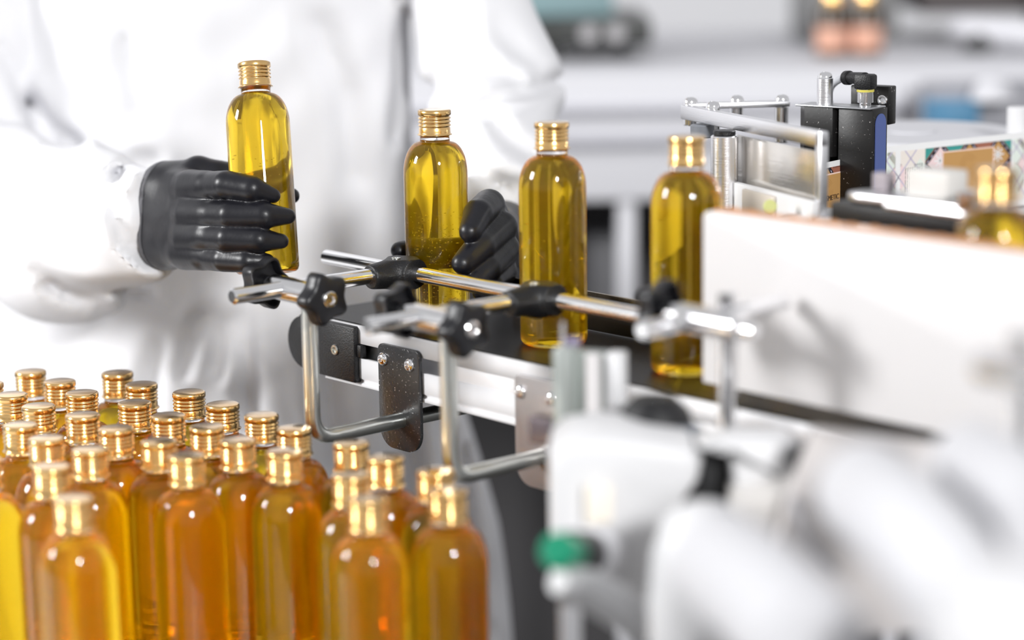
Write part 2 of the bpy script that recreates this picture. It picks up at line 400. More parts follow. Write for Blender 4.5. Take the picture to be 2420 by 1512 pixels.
def bracket(u, label, n):
    t = thing('rail_bracket', (u, -.147, -.07), label, 'bracket', 'guide rail brackets along the conveyor')
    y = -.147; ur = u-.0255; zr = .0432
    pts = bend((u, y, zr+.006), (u, y, -.0665), (u, .075, -.0665), .019)
    frm(tube(pts, .006, 28), 'bent_post', zinc, t)
    frm(rod((ur, y-.0505, zr+.0012), (ur, -.062, zr), .006, cham=.0016), 'cross_rod', chrome, t)
    cross_clamp(u-.043, u+.0095, y, zr, t)
    star_knob((u-.0625, y, zr+.001), (-1, 0, 0), t, .01)
    star_knob((u+.0255, y, zr-.001), (1, 0, 0), t, .01)
    tee_connector(ur, RAIL_Y, RAIL_Z, t)
    # mounting plate with two button head screws
    x0, x1 = u-.0268, u+.0232
    poly = rrect(x0, -.0905, x1, -.0095, (.0165, .0165, .0055, .0055), 8)
    pl = frm(prism(poly, .003, Matrix.Translation((0, -.0602, 0)) @ XZ, .0004), 'mounting_plate', n, t)
    for du in (-.0205, .0120):
        socket_screw((u+du, -.0632, -.0215), (0, -1, 0), .0054, .0032, pl, 'button_screw', chrome, dome=True)
    poly = rrect(x0-.003, -.084, x1-.006, -.050, (.0165, .0165, .002, .002), 8)
    frm(prism(poly, .003, Matrix.Translation((0, .0635, 0)) @ XZ, .0004), 'far_plate', darksteel, t)
    return t
bracket(-.1056, 'bent steel rail bracket with black star knobs nearest the gloved hands', darksteel)
bracket(.0530, 'bent steel rail bracket with black star knobs in front of the third bottle', satin)
gr = thing('guide_rail', (-.02, RAIL_Y, RAIL_Z), 'polished round steel guide rail running along the belt before the bottles', 'rail')
frm(rod((-.2317, RAIL_Y, RAIL_Z), (.187, RAIL_Y, RAIL_Z), .006, cham=.0012), 'rail_rod', chrome, gr)

# third clamp, on a straight post close to the camera
P3 = np.array([.2745, -.105])
t3 = thing('clamp_stand', (P3[0], P3[1], -.01), 'blurred chrome clamp stand with straight post in front of the white board', 'clamp')
frm(rod((P3[0], P3[1], -.012), (P3[0], P3[1], .0875), .0059), 'post', chrome, t3)
zr = .0665
frm(rod((P3[0]-.030, P3[1]-.046, zr-.001), (P3[0]-.030+.0, P3[1]+.026, zr-.001), .006, cham=.0016), 'cross_rod', chrome, t3)
cross_clamp(P3[0]-.048, P3[0]+.011, P3[1], zr, t3)
frm(rod((P3[0]+.010, P3[1], zr-.001), (P3[0]+.024, P3[1], zr-.001), .0048), 'clamp_screw', chrome, t3)
frm(rod((P3[0]+.004, P3[1]-.006, zr+.007), (P3[0]+.004, P3[1]+.048, zr+.009), .006, cham=.0016), 'clamp_lever', chrome, t3)
star_knob((P3[0]-.066, P3[1], zr+.002), (-1, 0, 0), t3, .01)
# fourth clamp at the right edge
q4 = V(2405, 880, 1.12)
t4 = thing('clamp_stand', (q4[0], q4[1], q4[2]-.06), 'blurred chrome clamp stand at the right edge of the picture', 'clamp')
frm(rod(V(2412, 1075, 1.13), V(2412, 790, 1.12), .0058), 'post', chrome, t4)
frm(rod(V(2330, 868, 1.115), V(2470, 885, 1.07), .0085), 'cross_clamp', chrome, t4)

# ------------------------------------------------------------------ bottles
def lathe_mesh(name, prof, seg=56):
    bm = rev(prof, seg); bmesh.ops.recalc_face_normals(bm, faces=bm.faces); me = bpy.data.meshes.new(name); bm.to_mesh(me); bm.free()
    return me
RB = .025
def shoulder(r0, z0, r1, z1, n=9):                   # quarter-ellipse from (r0, z0) up and in to (r1, z1)
    return [(r1+(r0-r1)*math.cos(math.pi/2*i/n), z0+(z1-z0)*math.sin(math.pi/2*i/n)) for i in range(n+1)]
out = [(0, .0035), (.010, .0028), (.0175, .0008), (.0200, 0), (.0222, .0004), (.0240, .0018), (.0249, .0045), (RB, .008), (RB, .060)]+shoulder(RB, .1165, .0118, .1402)+[(.0116, .1415), (.0116, .1448), (.0122, .1452), (.0122, .1462), (.0112, .1466), (.0112, .1610), (0, .1610)]
bottle_me = lathe_mesh('plastic_shell', out); bottle_me.materials.append(clear)
inn = [(0, .0052), (.010, .0046), (.0170, .0028), (.0205, .0028), (.0225, .0042), (.0234, .008), (.0236, .060)]+shoulder(.0236, .1160, .0110, .1372)+[(.0100, .1378), (0, .1378)]
oil_me = lathe_mesh('oil', inn); oil_me.materials.append(oil)
capp = [(0, .1652), (.0112, .1652), (.0122, .1649), (.0127, .1641), (.0127, .1612), (.0123, .1604)]
for k in range(3):
    z = .1600-k*.0028; capp += [(.0119, z), (.0118, z-.0004), (.0125, z-.0010), (.0129, z-.0015), (.0125, z-.0020), (.0118, z-.0026)]
capp += [(.0120, .1514), (.0123, .1506), (.0124, .1476), (.0125, .1464), (.0136, .1460), (.0136, .1456), (.0122, .1454), (.0113, .1456), (.0113, .1600), (0, .1600)]
bm = rev(capp, 120)
for v in bm.verts:                                   # knurled upper band
    r = math.hypot(v.co.x, v.co.y)
    if .1606 < v.co.z < .1645 and r > .0122:
        k = 1+.010*math.cos(60*math.atan2(v.co.y, v.co.x)); v.co.x *= k; v.co.y *= k
bmesh.ops.recalc_face_normals(bm, faces=bm.faces); cap_me = bpy.data.meshes.new('cap'); bm.to_mesh(cap_me); bm.free(); cap_me.materials.append(gold)
def bottle_at(base, label, group, axis=(0, 0, 1), name='bottle'):
    t = bpy.data.objects.new(name, None); COL.objects.link(t); t.empty_display_size = .02
    t.matrix_world = Matrix.Translation(Vector(base)) @ basis(axis, (1, 0, 0))
    tag(t, label, 'bottle', group)
    for me, nm in ((bottle_me, 'plastic_shell'), (oil_me, 'oil'), (cap_me, 'cap')):
        o = bpy.data.objects.new(nm, me); COL.objects.link(o); o.parent = t
        for p in me.polygons: p.use_smooth = True
    return t
def bubbles(t, n, zmax, seed):
    rnd = random.Random(seed); bm = bmesh.new()
    for _ in range(n):
        z = .012+(zmax-.012)*rnd.random()**1.3; a = rnd.random()*6.283; r = .0222*math.sqrt(rnd.random()); s = .00022+.00036*rnd.random()**2
        bmesh.ops.create_icosphere(bm, subdivisions=1, radius=s, matrix=Matrix.Translation((r*math.cos(a), r*math.sin(a), z)))
    me = bpy.data.meshes.new('bubbles'); bm.to_mesh(me); bm.free(); me.materials.append(bubble_m)
    o = bpy.data.objects.new('bubbles', me); COL.objects.link(o); o.parent = t; o['kind'] = 'stuff'
    for p in me.polygons: p.use_smooth = True
b2 = bottle_at((-.1344, 0, 0), 'amber bottle on the belt gripped by the black glove on the right', 'bottles on the conveyor'); bubbles(b2, 620, .085, 1)
b3 = bottle_at((0, 0, 0), 'amber bottle standing free on the belt between the right glove and the white board', 'bottles on the conveyor'); bubbles(b3, 160, .10, 2)
bottle_at((.1369, 0, 0), 'amber bottle on the belt half hidden behind the left end of the white board', 'bottles on the conveyor')
bottle_at((.3980, 0, 0), 'gold capped bottle at the right edge behind the white board top', 'bottles on the conveyor')
T1, B1 = V(600, 147, 1.795), V(632, 640, 1.79)
ax1 = (T1-B1)/np.linalg.norm(T1-B1); B1 = T1-ax1*.1652
b1 = bottle_at(B1, 'tilted amber bottle held in the air by the black glove on the left', 'bottles in the gloved hands', ax1); bubbles(b1, 160, .10, 3)
TZ = -.048-.1652
PACK = {'nearest the conveyor': [(-.3384, -.1698), (-.2877, -.1794), (-.2374, -.1682), (-.1842, -.1733), (-.1341, -.1728), (-.0831, -.1803), (-.0193, -.1774), (.0301, -.1857), (.0817, -.1838)],
        'second from the conveyor': [(-.3944, -.2171), (-.3444, -.2196), (-.2953, -.2289), (-.2365, -.2182), (-.1822, -.2233), (-.1321, -.2228), (-.0826, -.2304), (-.0328, -.2256), (.0507, -.2314), (.1269, -.2111)],
        'third from the conveyor': [(-.3790, -.2647), (-.3294, -.2716), (-.2796, -.2764), (-.2302, -.2679), (-.1753, -.2729), (-.1207, -.2715), (-.0715, -.2810), (.1055, -.2605)],
        'fourth from the conveyor': [(-.2345, -.3178), (-.1850, -.3249), (-.1352, -.3193)],
        'closest to the camera': [(-.1612, -.3885), (-.1120, -.3637), (-.0294, -.3959)]}
ORD = ['first', 'second', 'third', 'fourth', 'fifth', 'sixth', 'seventh', 'eighth', 'ninth', 'tenth']
for row, pts in PACK.items():
    for i, (x, y) in enumerate(pts):
        bottle_at((x, y, TZ), 'amber bottle in the foreground pack, %s from left in the row %s' % (ORD[i], row), 'filled bottles in the foreground pack')
pt = thing('pack_table', (-.13, -.27, FLOOR), 'white table top under the foreground pack of bottles, extended unseen to bounce light', 'table')
frm(box(-.38, -.665, TZ-.015, 1.14, 1.09, .03, .003), 'table_top', M('table_white', (.86, .86, .86), .4), pt)  # top extended out of view toward the camera to bounce light into the bottles
for x in (-.92, .16):
    for y in (-1.18, -.16): frm(box(x, y, (FLOOR+TZ-.03)/2, .035, .035, TZ-.03-FLOOR), 'leg', alu, pt)

# ------------------------------------------------------------------ white pressing board
wbd = thing('pressing_board', (.36, -.04, .008), 'large white upright board with orange foam backing pressed against the bottles', 'board')
frm(prism(rrect(.1985, .009, .62, .1245, (.001, .001, .001, .005)), .007, Matrix.Translation((0, -.041, 0)) @ XZ, .0006), 'board_panel', whiteboard, wbd)
bm = bmesh.new(); N = 90
for k in range(N+1):
    x = .2015+.417*k/N; zt = .1250+.0006*math.sin(k*1.7)+.0007*random.random()
    a = [bm.verts.new((x, y, z)) for y, z in ((-.041, .012), (-.041, zt), (-.0265, zt-.0005), (-.0265, .012))]
    if k:
        for q in range(4): bm.faces.new((p_[q], p_[(q+1) % 4], a[(q+1) % 4], a[q]))
    else: bm.faces.new(a)
    p_ = a
bm.faces.new(p_)
frm(bm, 'foam_backing', foam, wbd, smooth=False)
frm(box(.60, -.0445, .02, .02, .02, .04), 'board_mount', alu, wbd)

# ------------------------------------------------------------------ label dispenser
dsp = thing('label_dispenser', tuple(V(1700, 430, 1.75)*np.array([1, 1, 0])), 'polished steel label peeling plate with screw posts and rollers beside the sensor', 'machine')
A_, B_ = V(1617, 268, 1.83), V(1948, 330, 1.63); zt = (A_[2]+B_[2])/2+.0065
d_ = (B_-A_)[:2]; d_ = d_/np.linalg.norm(d_)
frm(obox(A_, B_, zt-.0115, zt, .0075, .0012), 'top_bar', alu_b, dsp)
E2 = np.array([*(B_[:2]-d_*.0035), 0])
frm(obox(E2-np.array([*d_, 0])*.003, E2+np.array([*d_, 0])*.0035, zt-.062, zt-.001, .0075, .001), 'end_bar', alu_b, dsp)
S0 = A_+(B_-A_)*.38
frm(obox(S0, E2, zt-.066, zt-.0155, .0015, .0003, side=.001), 'mirror_sheet', mirror, dsp)
S1 = A_+(B_-A_)*.26
frm(obox(S1-np.array([0, 0, 0]), B_-np.array([*d_, 0])*.001, zt-.105, zt-.050, .006, .001, side=-.006), 'white_guard', whiteplastic, dsp)
tag_ = A_+(B_-A_)*.70
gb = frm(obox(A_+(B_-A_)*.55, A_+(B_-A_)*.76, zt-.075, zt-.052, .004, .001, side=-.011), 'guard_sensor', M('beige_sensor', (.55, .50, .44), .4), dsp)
frm(rod(V(1820, 488, 1.655), V(1820, 488, 1.648), .005), 'reflection_spot', M('lime_reflection', (.50, .52, .20), .4), gb)  # lime disc: a blurred reflection on the block, put in as colour
C0, C1 = V(1625, 243, 1.835), V(1862, 241, 1.845)
frm(obox(C0, C1, C0[2]-.0045, C0[2], .016, .001), 'rear_arm', alu_b, dsp)
for px, py, d, dz in ((1632, 243, 1.835, .004), (1685, 245, 1.80, .006), (1741, 238, 1.845, .004), (1848, 238, 1.845, .004)):
    p = V(px, py, d); zz = C0[2]
    socket_screw((p[0], p[1], zz+.0005), (0, 0, 1), .0058, .0042, dsp, 'dome_screw', chrome, dome=True)
    frm(rod((p[0], p[1], zz-.0048), (p[0], p[1], zz-(.034 if px > 1800 else .018)), .0058), 'screw_post', chrome, dsp)
p = V(1712, 320, 1.745)
rl = frm(rod((p[0], p[1], p[2]-.055), (p[0], p[1], p[2]), .0105), 'roller', alu_b, dsp)
frm(rod((p[0], p[1], p[2]), (p[0], p[1], p[2]+.004), .0085), 'roller_cap', blackp, rl)
p = V(1660, 300, 1.80); frm(rod((p[0], p[1], p[2]-.008), (p[0], p[1], p[2]+.002), .0095), 'bearing', M('grey_bearing', (.16, .17, .19), .4), dsp)
p = V(1945, 470, 1.66)
frm(box(p[0], p[1], .05, .05, .05, .10, .002, 0.35), 'dispenser_base', whiteplastic, dsp)

# black fork sensor
SD = 1.80
sp = V(1985, 445, SD); sen = thing('fork_sensor', (sp[0], sp[1], .06), 'black fork sensor block with blue sticker reading the label strip', 'sensor')
SY = -YAW-math.radians(37)
SM = Matrix.Translation((sp[0], sp[1], 0)) @ Matrix.Rotation(SY, 4, 'Z')
zs1 = V(1985, 250, SD)[2]; zs0 = zs1-.095
def sbox(x0, x1, y0, y1, z0, z1, bev=.0006): return place(box((x0+x1)/2, (y0+y1)/2, (z0+z1)/2, x1-x0, y1-y0, z1-z0, bev), SM)
poly = [(-.037, .002), (-.029, -.006), (-.004, -.006), (-.001, .001), (-.001, .020), (-.037, .020)]
frm(place(prism(poly, .0385, Matrix.Translation((0, 0, zs1-.0385)), .0006), SM), 'sensor_head', blackm, sen)
frm(place(prism([(-.037, .008), (-.006, .008), (-.006, .020), (-.037, .020)], zs1-.0385-zs0, Matrix.Translation((0, 0, zs0))), SM), 'sensor_arm', blackm, sen)
ar = frm(sbox(.000, .030, -.004, .020, zs0, zs1), 'sensor_arm', blackm, sen)
bm = prism(rrect(-.0085, zs0+.004, .0085, zs1-.004, (.001, .001, .0083, .0083), 10), .0006)
place(bm, SM @ Matrix.Translation((.0302, .008, 0)) @ Matrix(((0, 0, 1, 0), (1, 0, 0, 0), (0, 1, 0, 0), (0, 0, 0, 1))))
frm(bm, 'blue_sticker', blue_m, sen)
frm(place(box(-.004, .006, zs1+.0006, .066, .026, .0012, .0004), SM), 'top_plate', M('grey_anodised', (.45, .46, .48), .3, .8), sen)
p = SM @ Vector((-.016, .003, 0))
pp = frm(rod((p.x, p.y, zs1), (p.x, p.y, zs1+.0225), .0063), 'mounting_pin', alu_b, sen)
socket_screw((p.x, p.y, zs1+.0228), (0, 0, 1), .0058, .0042, pp, 'dome_screw', chrome, dome=True)
p = SM @ Vector((.019, .004, 0))
k = frm(place(rev([(0, 0), (.0045, 0), (.0045, .004), (.0062, .0045), (.0062, .0125), (.0066, .013), (.0066, .0148), (0, .0148)], 32), Matrix.Translation((p.x, p.y, zs1))), 'plug_collar', chrome, sen)
frm(place(rev([(0, .0128), (.0068, .0128), (.0068, .0146), (0, .0146)], 32), Matrix.Translation((p.x, p.y, zs1))), 'plug_ring', yellow_m, k)
q = SM @ Vector((-.012, .012, 0)); h0 = zs1+.0215
plug = frm(merge(place(box(0, 0, 0, .0150, .0125, .0120, .0022), Matrix.Translation((p.x, p.y, zs1+.0205)) @ Matrix.Rotation(SY, 4, 'Z')),
                 rod((p.x, p.y, zs1+.0225), tuple(Vector((p.x, p.y, zs1+.0225))+(SM.to_3x3() @ Vector((-.020, .010, -.0005)))), .0052, r2=.0044),
                 rod(tuple(Vector((p.x, p.y, zs1+.0225))+(SM.to_3x3() @ Vector((-.0185, .009, -.0005)))), tuple(Vector((p.x, p.y, zs1+.0225))+(SM.to_3x3() @ Vector((-.024, .0118, -.001)))), .0056)), 'plug_elbow', blackp, sen)
c0 = Vector((p.x, p.y, zs1+.0222))+(SM.to_3x3() @ Vector((-.0225, .011, -.001))); R3 = SM.to_3x3()
frm(tube(catmull([c0, c0+R3 @ Vector((-.010, .006, -.002)), c0+R3 @ Vector((-.022, .014, -.010)), c0+R3 @ Vector((-.027, .024, -.025)), c0+R3 @ Vector((-.020, .04, -.05)), c0+R3 @ Vector((-.01, .05, -.12))]), .0028), 'cable', grey_cable, sen)
p = SM @ Vector((.010, .034, 0))
bb = frm(place(box(0, 0, 0, .034, .012, .030, .001), Matrix.Translation((p.x, p.y, zs1+.000)) @ Matrix.Rotation(SY, 4, 'Z')), 'rear_bracket', blackm, sen)
q = SM @ Vector((.0215, .0275, 0)); nn = SM.to_3x3() @ Vector((.0, -1, 0))
socket_screw((q.x, q.y, zs1+.004), nn, .0042, .0012, bb, 'screw', chrome)
frm(place(box(-.004, .012, zs0-.045, .05, .02, .09), SM), 'sensor_foot', blackm, sen)

# printed label strip
LM = [M('label_white', (.80, .80, .80), .35), M('label_pink', (.80, .62, .62), .4), M('label_rust', (.34, .13, .085), .4), M('label_teal', (.05, .30, .27), .4),
      M('label_ochre', (.50, .28, .10), .38), M('label_black', (.02, .018, .025), .4), M('label_olive', (.30, .30, .04), .4), M('label_blush', (.86, .62, .52), .4),
      M('label_mint', (.70, .76, .70), .4), M('label_lilac', (.50, .46, .58), .4), M('label_cream', (.78, .72, .66), .4), M('label_gold', (.42, .22, .07), .38)]
def strip(A, B, H, start, name, parent, band=.0045, K=1.38):
    """web from A to B (top edge), H tall; printed artwork repeats every .105 m, start = artwork offset at A"""
    H /= K; start /= K; band /= K
    A, B = np.array(A), np.array(B); Lg = np.linalg.norm((B-A)[:2]); du = (B-A)/Lg; nrm = np.array([du[1], -du[0], 0]); nrm /= np.linalg.norm(nrm)
    du = du*K; Lg /= K
    vs, fs, ms = [], [], []
    def P(s, t, lay): return A+du*s+np.array([0, 0, -t*K])+nrm*lay*.00006
    def clip(poly, s0, s1, t0, t1):
        for ax, lim, sg in ((0, s0, 1), (0, s1, -1), (1, t0, 1), (1, t1, -1)):
            o = []
            for i in range(len(poly)):
                a, b = poly[i-1], poly[i]; ia, ib = sg*(a[ax]-lim) >= 0, sg*(b[ax]-lim) >= 0
                if ia != ib:
                    t = (lim-a[ax])/(b[ax]-a[ax]); o.append((a[0]+t*(b[0]-a[0]), a[1]+t*(b[1]-a[1])))
                if ib: o.append(b)
            poly = o
            if not poly: break
        return poly
    def add(poly, m, lay, box_=None, off=0):
        poly = [(x+off, y) for x, y in poly]
        b = box_ or (-1, 1, 0, 1); poly = clip(poly, max(0, b[0]+off), min(Lg, b[1]+off), max(0, b[2]), min(H, b[3]))
        if len(poly) < 3: return
        i = len(vs); vs.extend(P(x, y, lay) for x, y in poly); fs.append(list(range(i, i+len(poly)))); ms.append(m)
    def rect(x0, y0, x1, y1): return [(x0, y0), (x1, y0), (x1, y1), (x0, y1)]
    def dia(x, y, w, h): return [(x-w, y), (x, y-h), (x+w, y), (x, y+h)]
    def band_(x0, y0, x1, y1, w):
        d = math.hypot(x1-x0, y1-y0); nx, ny = -(y1-y0)/d*w/2, (x1-x0)/d*w/2
        return [(x0+nx, y0+ny), (x1+nx, y1+ny), (x1-nx, y1-ny), (x0-nx, y0-ny)]
    add(rect(0, 0, Lg, H), 0, 0)
    rnd = random.Random(5); k0 = int(math.floor((0-start)/.105))-1
    for k in range(k0, k0+4):
        o = k*.105-start; wb_ = (0, .034, band, H-.004); fb = (.034, .104, band, H-.004)
        add(rect(.001, band, .034, H), 10, 1, wb_, o)
        for (x, y, m) in ((.004, .010, 8), (.013, .019, 1), (.013, .005, 10), (.004, .028, 8), (.030, .019, 8), (.013, .034, 10)): add(dia(x, y, .0092, .0100), m, 2, wb_, o)
        add(rect(.0105, band, .0145, H), 0, 3, wb_, o)
        for s in (-1, 1):
            for c in (-.006, .013, .032): add(band_(c-.022*s, .019-.024, c+.022*s, .019+.024, .0009), 9, 3, wb_, o)
        for c in range(8):
            x = .0185+c*.0018; y = .012 if c > 3 else .014
            while y < H-.006:
                l = .0012+.003*rnd.random(); add(rect(x, y, x+.0006, y+l), 5, 4, wb_, o); y += l+.0005
        add(rect(.034, band, .104, H), 2, 1, fb, o)
        cols = [3, 4, 2, 1, 3, 4]
        for i in range(8):
            for j in range(6):
                x = .034+.0118*i; y = -.004+.0118*j*1.0
                if (i+j) % 2 == 0:
                    add(dia(x, y+.004, .0112, .0112), cols[(i*2+j) % 6], 2, fb, o)
                    if i % 2:
                        for a in range(8):
                            ca, sa = math.cos(a*math.pi/4), math.sin(a*math.pi/4); add(band_(x, y+.004, x+.0048*ca, y+.004+.0048*sa, .0009), 0 if j % 2 else 7, 4, fb, o)
                    else:
                        for a in range(9): add(band_(x-.006+a*.0015, y+.004-.004, x-.006+a*.0015+.001, y+.004+.004, .0005), 5, 4, fb, o)
        for i in range(-5, 9):
            x = .034+.0236*i; add(band_(x, -.01, x+.08, .07, .0024), 5, 5, fb, o); add(band_(x, -.01, x-.08, .07, .0024), 5, 5, fb, o)
            for q in range(26):
                for s in (1, -1): add(band_(x+s*q*.003, -.01+q*.003, x+s*(q*.003+.0012), -.01+q*.003+.0012, .0007), 9, 6, fb, o)
        add([(.034, .020), (.040, .026), (.034, .032)], 6, 7, fb, o)
        add(rect(.0475, .0066, .0895, H-.006), 7, 8, fb, o); add(rect(.0483, .0074, .0887, H-.0068), 4, 9, fb, o)
        for r in (.0030, .0042, .0054, .0066):
            for a in range(0, 330, 15):
                c_, s_ = math.cos(math.radians(a)), math.sin(math.radians(a)); c2, s2 = math.cos(math.radians(a+15)), math.sin(math.radians(a+15))
                add(band_(.0685+r*c_, .0160+r*s_, .0685+r*c2, .0160+r*s2, .00028), 11, 10, fb, o)
    me = bpy.data.meshes.new(name); me.from_pydata([tuple(x) for x in vs], [], fs); me.update()
    for m in LM: me.materials.append(m)
    for p_, m in zip(me.polygons, ms): p_.material_index = m
    return link(name, me, None, parent, smooth=False)
def text_mesh(body, size, mat4, mat, name, parent, ext=.00005):
    c = bpy.data.curves.new(name, 'FONT'); c.body = body; c.size = size; c.extrude = ext; c.align_x = 'CENTER'
    o = bpy.data.objects.new(name+'_tmp', c); COL.objects.link(o); bpy.context.view_layer.update()
    me = bpy.data.meshes.new_from_object(o.evaluated_get(bpy.context.evaluated_depsgraph_get())); bpy.data.objects.remove(o)
    me.materials.clear(); me.transform(mat4); me.name = name
    return link(name, me, mat, parent, smooth=False)
web = thing('label_strip', tuple(V(2090, 450, 1.83)), 'white paper strip of colourful patterned bottle labels with ochre centre panel', 'label strip')
a1, b1_ = V(1888, 397, 1.745), V(1990, 366, 1.793); b1_[2] = a1[2]
strip(a1, b1_, .062, .054, 'printed_web', web)
a2, b2_ = V(2070, 348, 1.835), V(2480, 323, 1.94); b2_[2] = a2[2]
strip(a2, b2_, .062, -.0065, 'printed_web', web, band=.0052)
dv = Vector(b1_-a1).normalized(); nv = Vector((dv.y, -dv.x, 0)).normalized(); up = Vector((0, 0, 1))
tp = Vector(a1)+dv*.0440+nv*.0012; tp.z = a1[2]-.0300
TM = Matrix((dv, up, nv)).transposed().to_4x4(); TM.translation = tp
text_mesh('COSMETIC', .0058, TM, M('label_print', (.10, .06, .03), .5), 'label_lettering', web)
rp_ = V(2250, 322, 1.96)
rr = thing('label_roll', tuple(rp_), 'flat grey topped roll of labels behind the printed strip', 'roll')
frm(place(rev([(0, 0), (.020, 0), (.020, -.001), (.094, -.001), (.095, -.002), (.095, -.05), (0, -.05)], 72), Matrix.Translation(loc(.355, 2.02, V(2250, 328, 1.96)[2]))), 'roll_core', M('roll_paper', (.58, .58, .61), .6, 0, .2, 300), rr)
p = V(2409, 290, 1.95)
tag(frm(rod((p[0], p[1], .05), (p[0], p[1], V(2409, 252, 1.95)[2]), .0105), 'roll_spindle', whiteplastic), 'white upright post standing at the right edge behind the labels', 'post')

# wrapping station behind the board
wr = thing('press_station', (.28, .05, .09), 'black bar with aluminium slide and white block behind the white board top', 'machine')
frm(box(.284, .060, .1175, .112, .030, .0125, .001), 'black_bar', blackp, wr)
frm(prism(rrect(.236, .045, .340, .077, (.014, .002, .002, .014), 8), .0045, Matrix.Translation((0, 0, .1260)), .0008), 'slide_plate', alu_b, wr)
frm(prism(rrect(.274, .040, .344, .056, (.006, .002, .002, .006), 6), .004, Matrix.Translation((0, 0, .1240)), .0008), 'slide_rail', alu_b, wr)
frm(box(.298, .070, .1400, .034, .022, .0185, .0015), 'white_block', M('cream_block', (.58, .565, .54), .5), wr)
frm(box(.250, .074, .1365, .012, .010, .012, .001), 'grey_stop', M('grey_stop_plastic', (.28, .25, .27), .5), wr)
for (u, y, z, r) in ((.338, .050, .127, .007), (.347, .066, .130, .0075), (.357, .05, .135, .007)):
    frm(rod((u, y, z), (u, y, z+.014), r), 'steel_knob', chrome, wr)
frm(box(.274, .085, .052, .10, .015, .104), 'station_support', alu, wr)

# ------------------------------------------------------------------ the worker
# glove on the left of the picture (the worker's right hand)
def glove(name, fingers, palm, thumb, label, parent, lo, hi, wrist_rim):
    FG = [([L(*p) for p in ps], rs) for ps, rs in fingers]; PM = [(L(*a), L(*b), ra, rb) for a, b, ra, rb in palm]; TH = ([L(*p) for p in thumb[0]], thumb[1])
    def f(P):
        d = None
        for a, b, ra, rb in PM:
            q = cap_sd(P, a, b, ra, rb); d = q if d is None else smin(d, q, .012)
        ds = None
        for ps, rs in FG:
            q = chain(P, ps, rs, .0008)
            ds = q if ds is None else smin(ds, q, .0012)
        d = smin(d, ds, .009)
        d = smin(d, chain(P, TH[0], TH[1], .004), .009)
        # fine stretch wrinkles of the rubber
        near = np.abs(d) < .004; Q = P[near]
        d[near] += .00010*np.sin(Q[:, 0]*260+2*np.sin(Q[:, 2]*120))*np.sin(Q[:, 2]*140+Q[:, 1]*170)
        return d
    P_ = np.array([p for ps, _ in FG for p in ps]+[x for a, b, _, _ in PM for x in (a, b)]+TH[0])
    g = net_obj(name, f, P_.min(0)-.028, P_.max(0)+.028, .0011, glove_m, parent, from_local, 8)
    if label: g['label'] = label
    if wrist_rim is not None:            # rolled edge of the glove
        c, n_ = wrist_rim
        def fr(P):
            d = None
            for a, b, ra, rb in PM:
                q = cap_sd(P, a, b, ra, rb); d = q if d is None else smin(d, q, .012)
            w = (P-c.astype(np.float32))@n_.astype(np.float32)
            return np.hypot(np.maximum(np.abs(w)-.0016, 0), d)-.0013
        net_obj('cuff_edge', fr, c-.07, c+.07, .0011, rim_m, g, from_local, 2)
    return g
# body (hidden under the clothes and above the frame)
cx = L(510, 300, 2.20)[0]; cyd = 2.215
SHR, SHL = (cx-.195, cyd, .42), (cx+.185, cyd, .42)
ELR, WRR = L(-130, 440, 2.13), L(345, 506, 1.885)
ELL, WRL = L(1178, 215, 2.135), L(1184, 500, 1.965)
def body_f(P):
    d = cap_sd(P, (cx, cyd, -.02), (cx, cyd, .30), .085, .09)
    d = smin(d, cap_sd(P, (cx-.13, cyd, .40), (cx+.13, cyd, .40), .05, .05), .06)
    d = smin(d, cap_sd(P, (cx, cyd, .42), (cx, cyd-.01, .56), .055, .052), .03)
    h = (P-np.array((cx, cyd-.025, .675), np.float32))/np.array((.075, .093, .115), np.float32); d = smin(d, (np.linalg.norm(h, axis=1)-1)*.085, .02)
    d = smin(d, cap_sd(P, (cx, cyd-.115, .675), (cx, cyd-.128, .650), .008, .014), .012)        # nose
    for s in (-1, 1):
        d = smin(d, cap_sd(P, (cx+s*.077, cyd-.01, .69), (cx+s*.077, cyd-.01, .66), .012, .009), .008)   # ears
        d = np.maximum(d, -(np.linalg.norm(P-np.array((cx+s*.031, cyd-.122, .685), np.float32), axis=1)-.012))
    d = np.maximum(d, -cap_sd(P, (cx-.02, cyd-.118, .615), (cx+.02, cyd-.118, .615), .005, .005))
    for sh, el, wr_ in ((SHR, ELR, WRR), (SHL, ELL, WRL)):
        d = smin(d, cap_sd(P, sh, el, .046, .036), .03); d = smin(d, cap_sd(P, el, wr_, .036, .018), .01)
    for s in (-1, 1):
        d = smin(d, cap_sd(P, (cx+s*.09, cyd, -.02), (cx+s*.10, cyd-.01, -.46), .075, .050), .04)
        d = smin(d, cap_sd(P, (cx+s*.10, cyd-.01, -.46), (cx+s*.10, cyd+.02, -.86), .050, .036), .02)
        d = smin(d, cap_sd(P, (cx+s*.10, cyd+.02, -.90), (cx+s*.10, cyd-.11, -.915), .036, .026), .02)
    return d
person = net_obj('person', body_f, (cx-.42, 1.83, -.96), (cx+.42, 2.42, .82), .012, skin_m, None, from_local, 2)
tag(person, 'worker in a white lab coat and black gloves standing behind the conveyor holding bottles', 'person')
def hair_f(P):
    h = (P-np.array((cx, cyd-.015, .70), np.float32))/np.array((.085, .100, .108), np.float32)
    return np.maximum((np.linalg.norm(h, axis=1)-1)*.09, -(P[:, 2]-.70)+(P[:, 1]-cyd < -.04)*.04)
net_obj('hair', hair_f, (cx-.11, cyd-.15, .55), (cx+.11, cyd+.12, .84), .010, hair_m, person, from_local, 2)
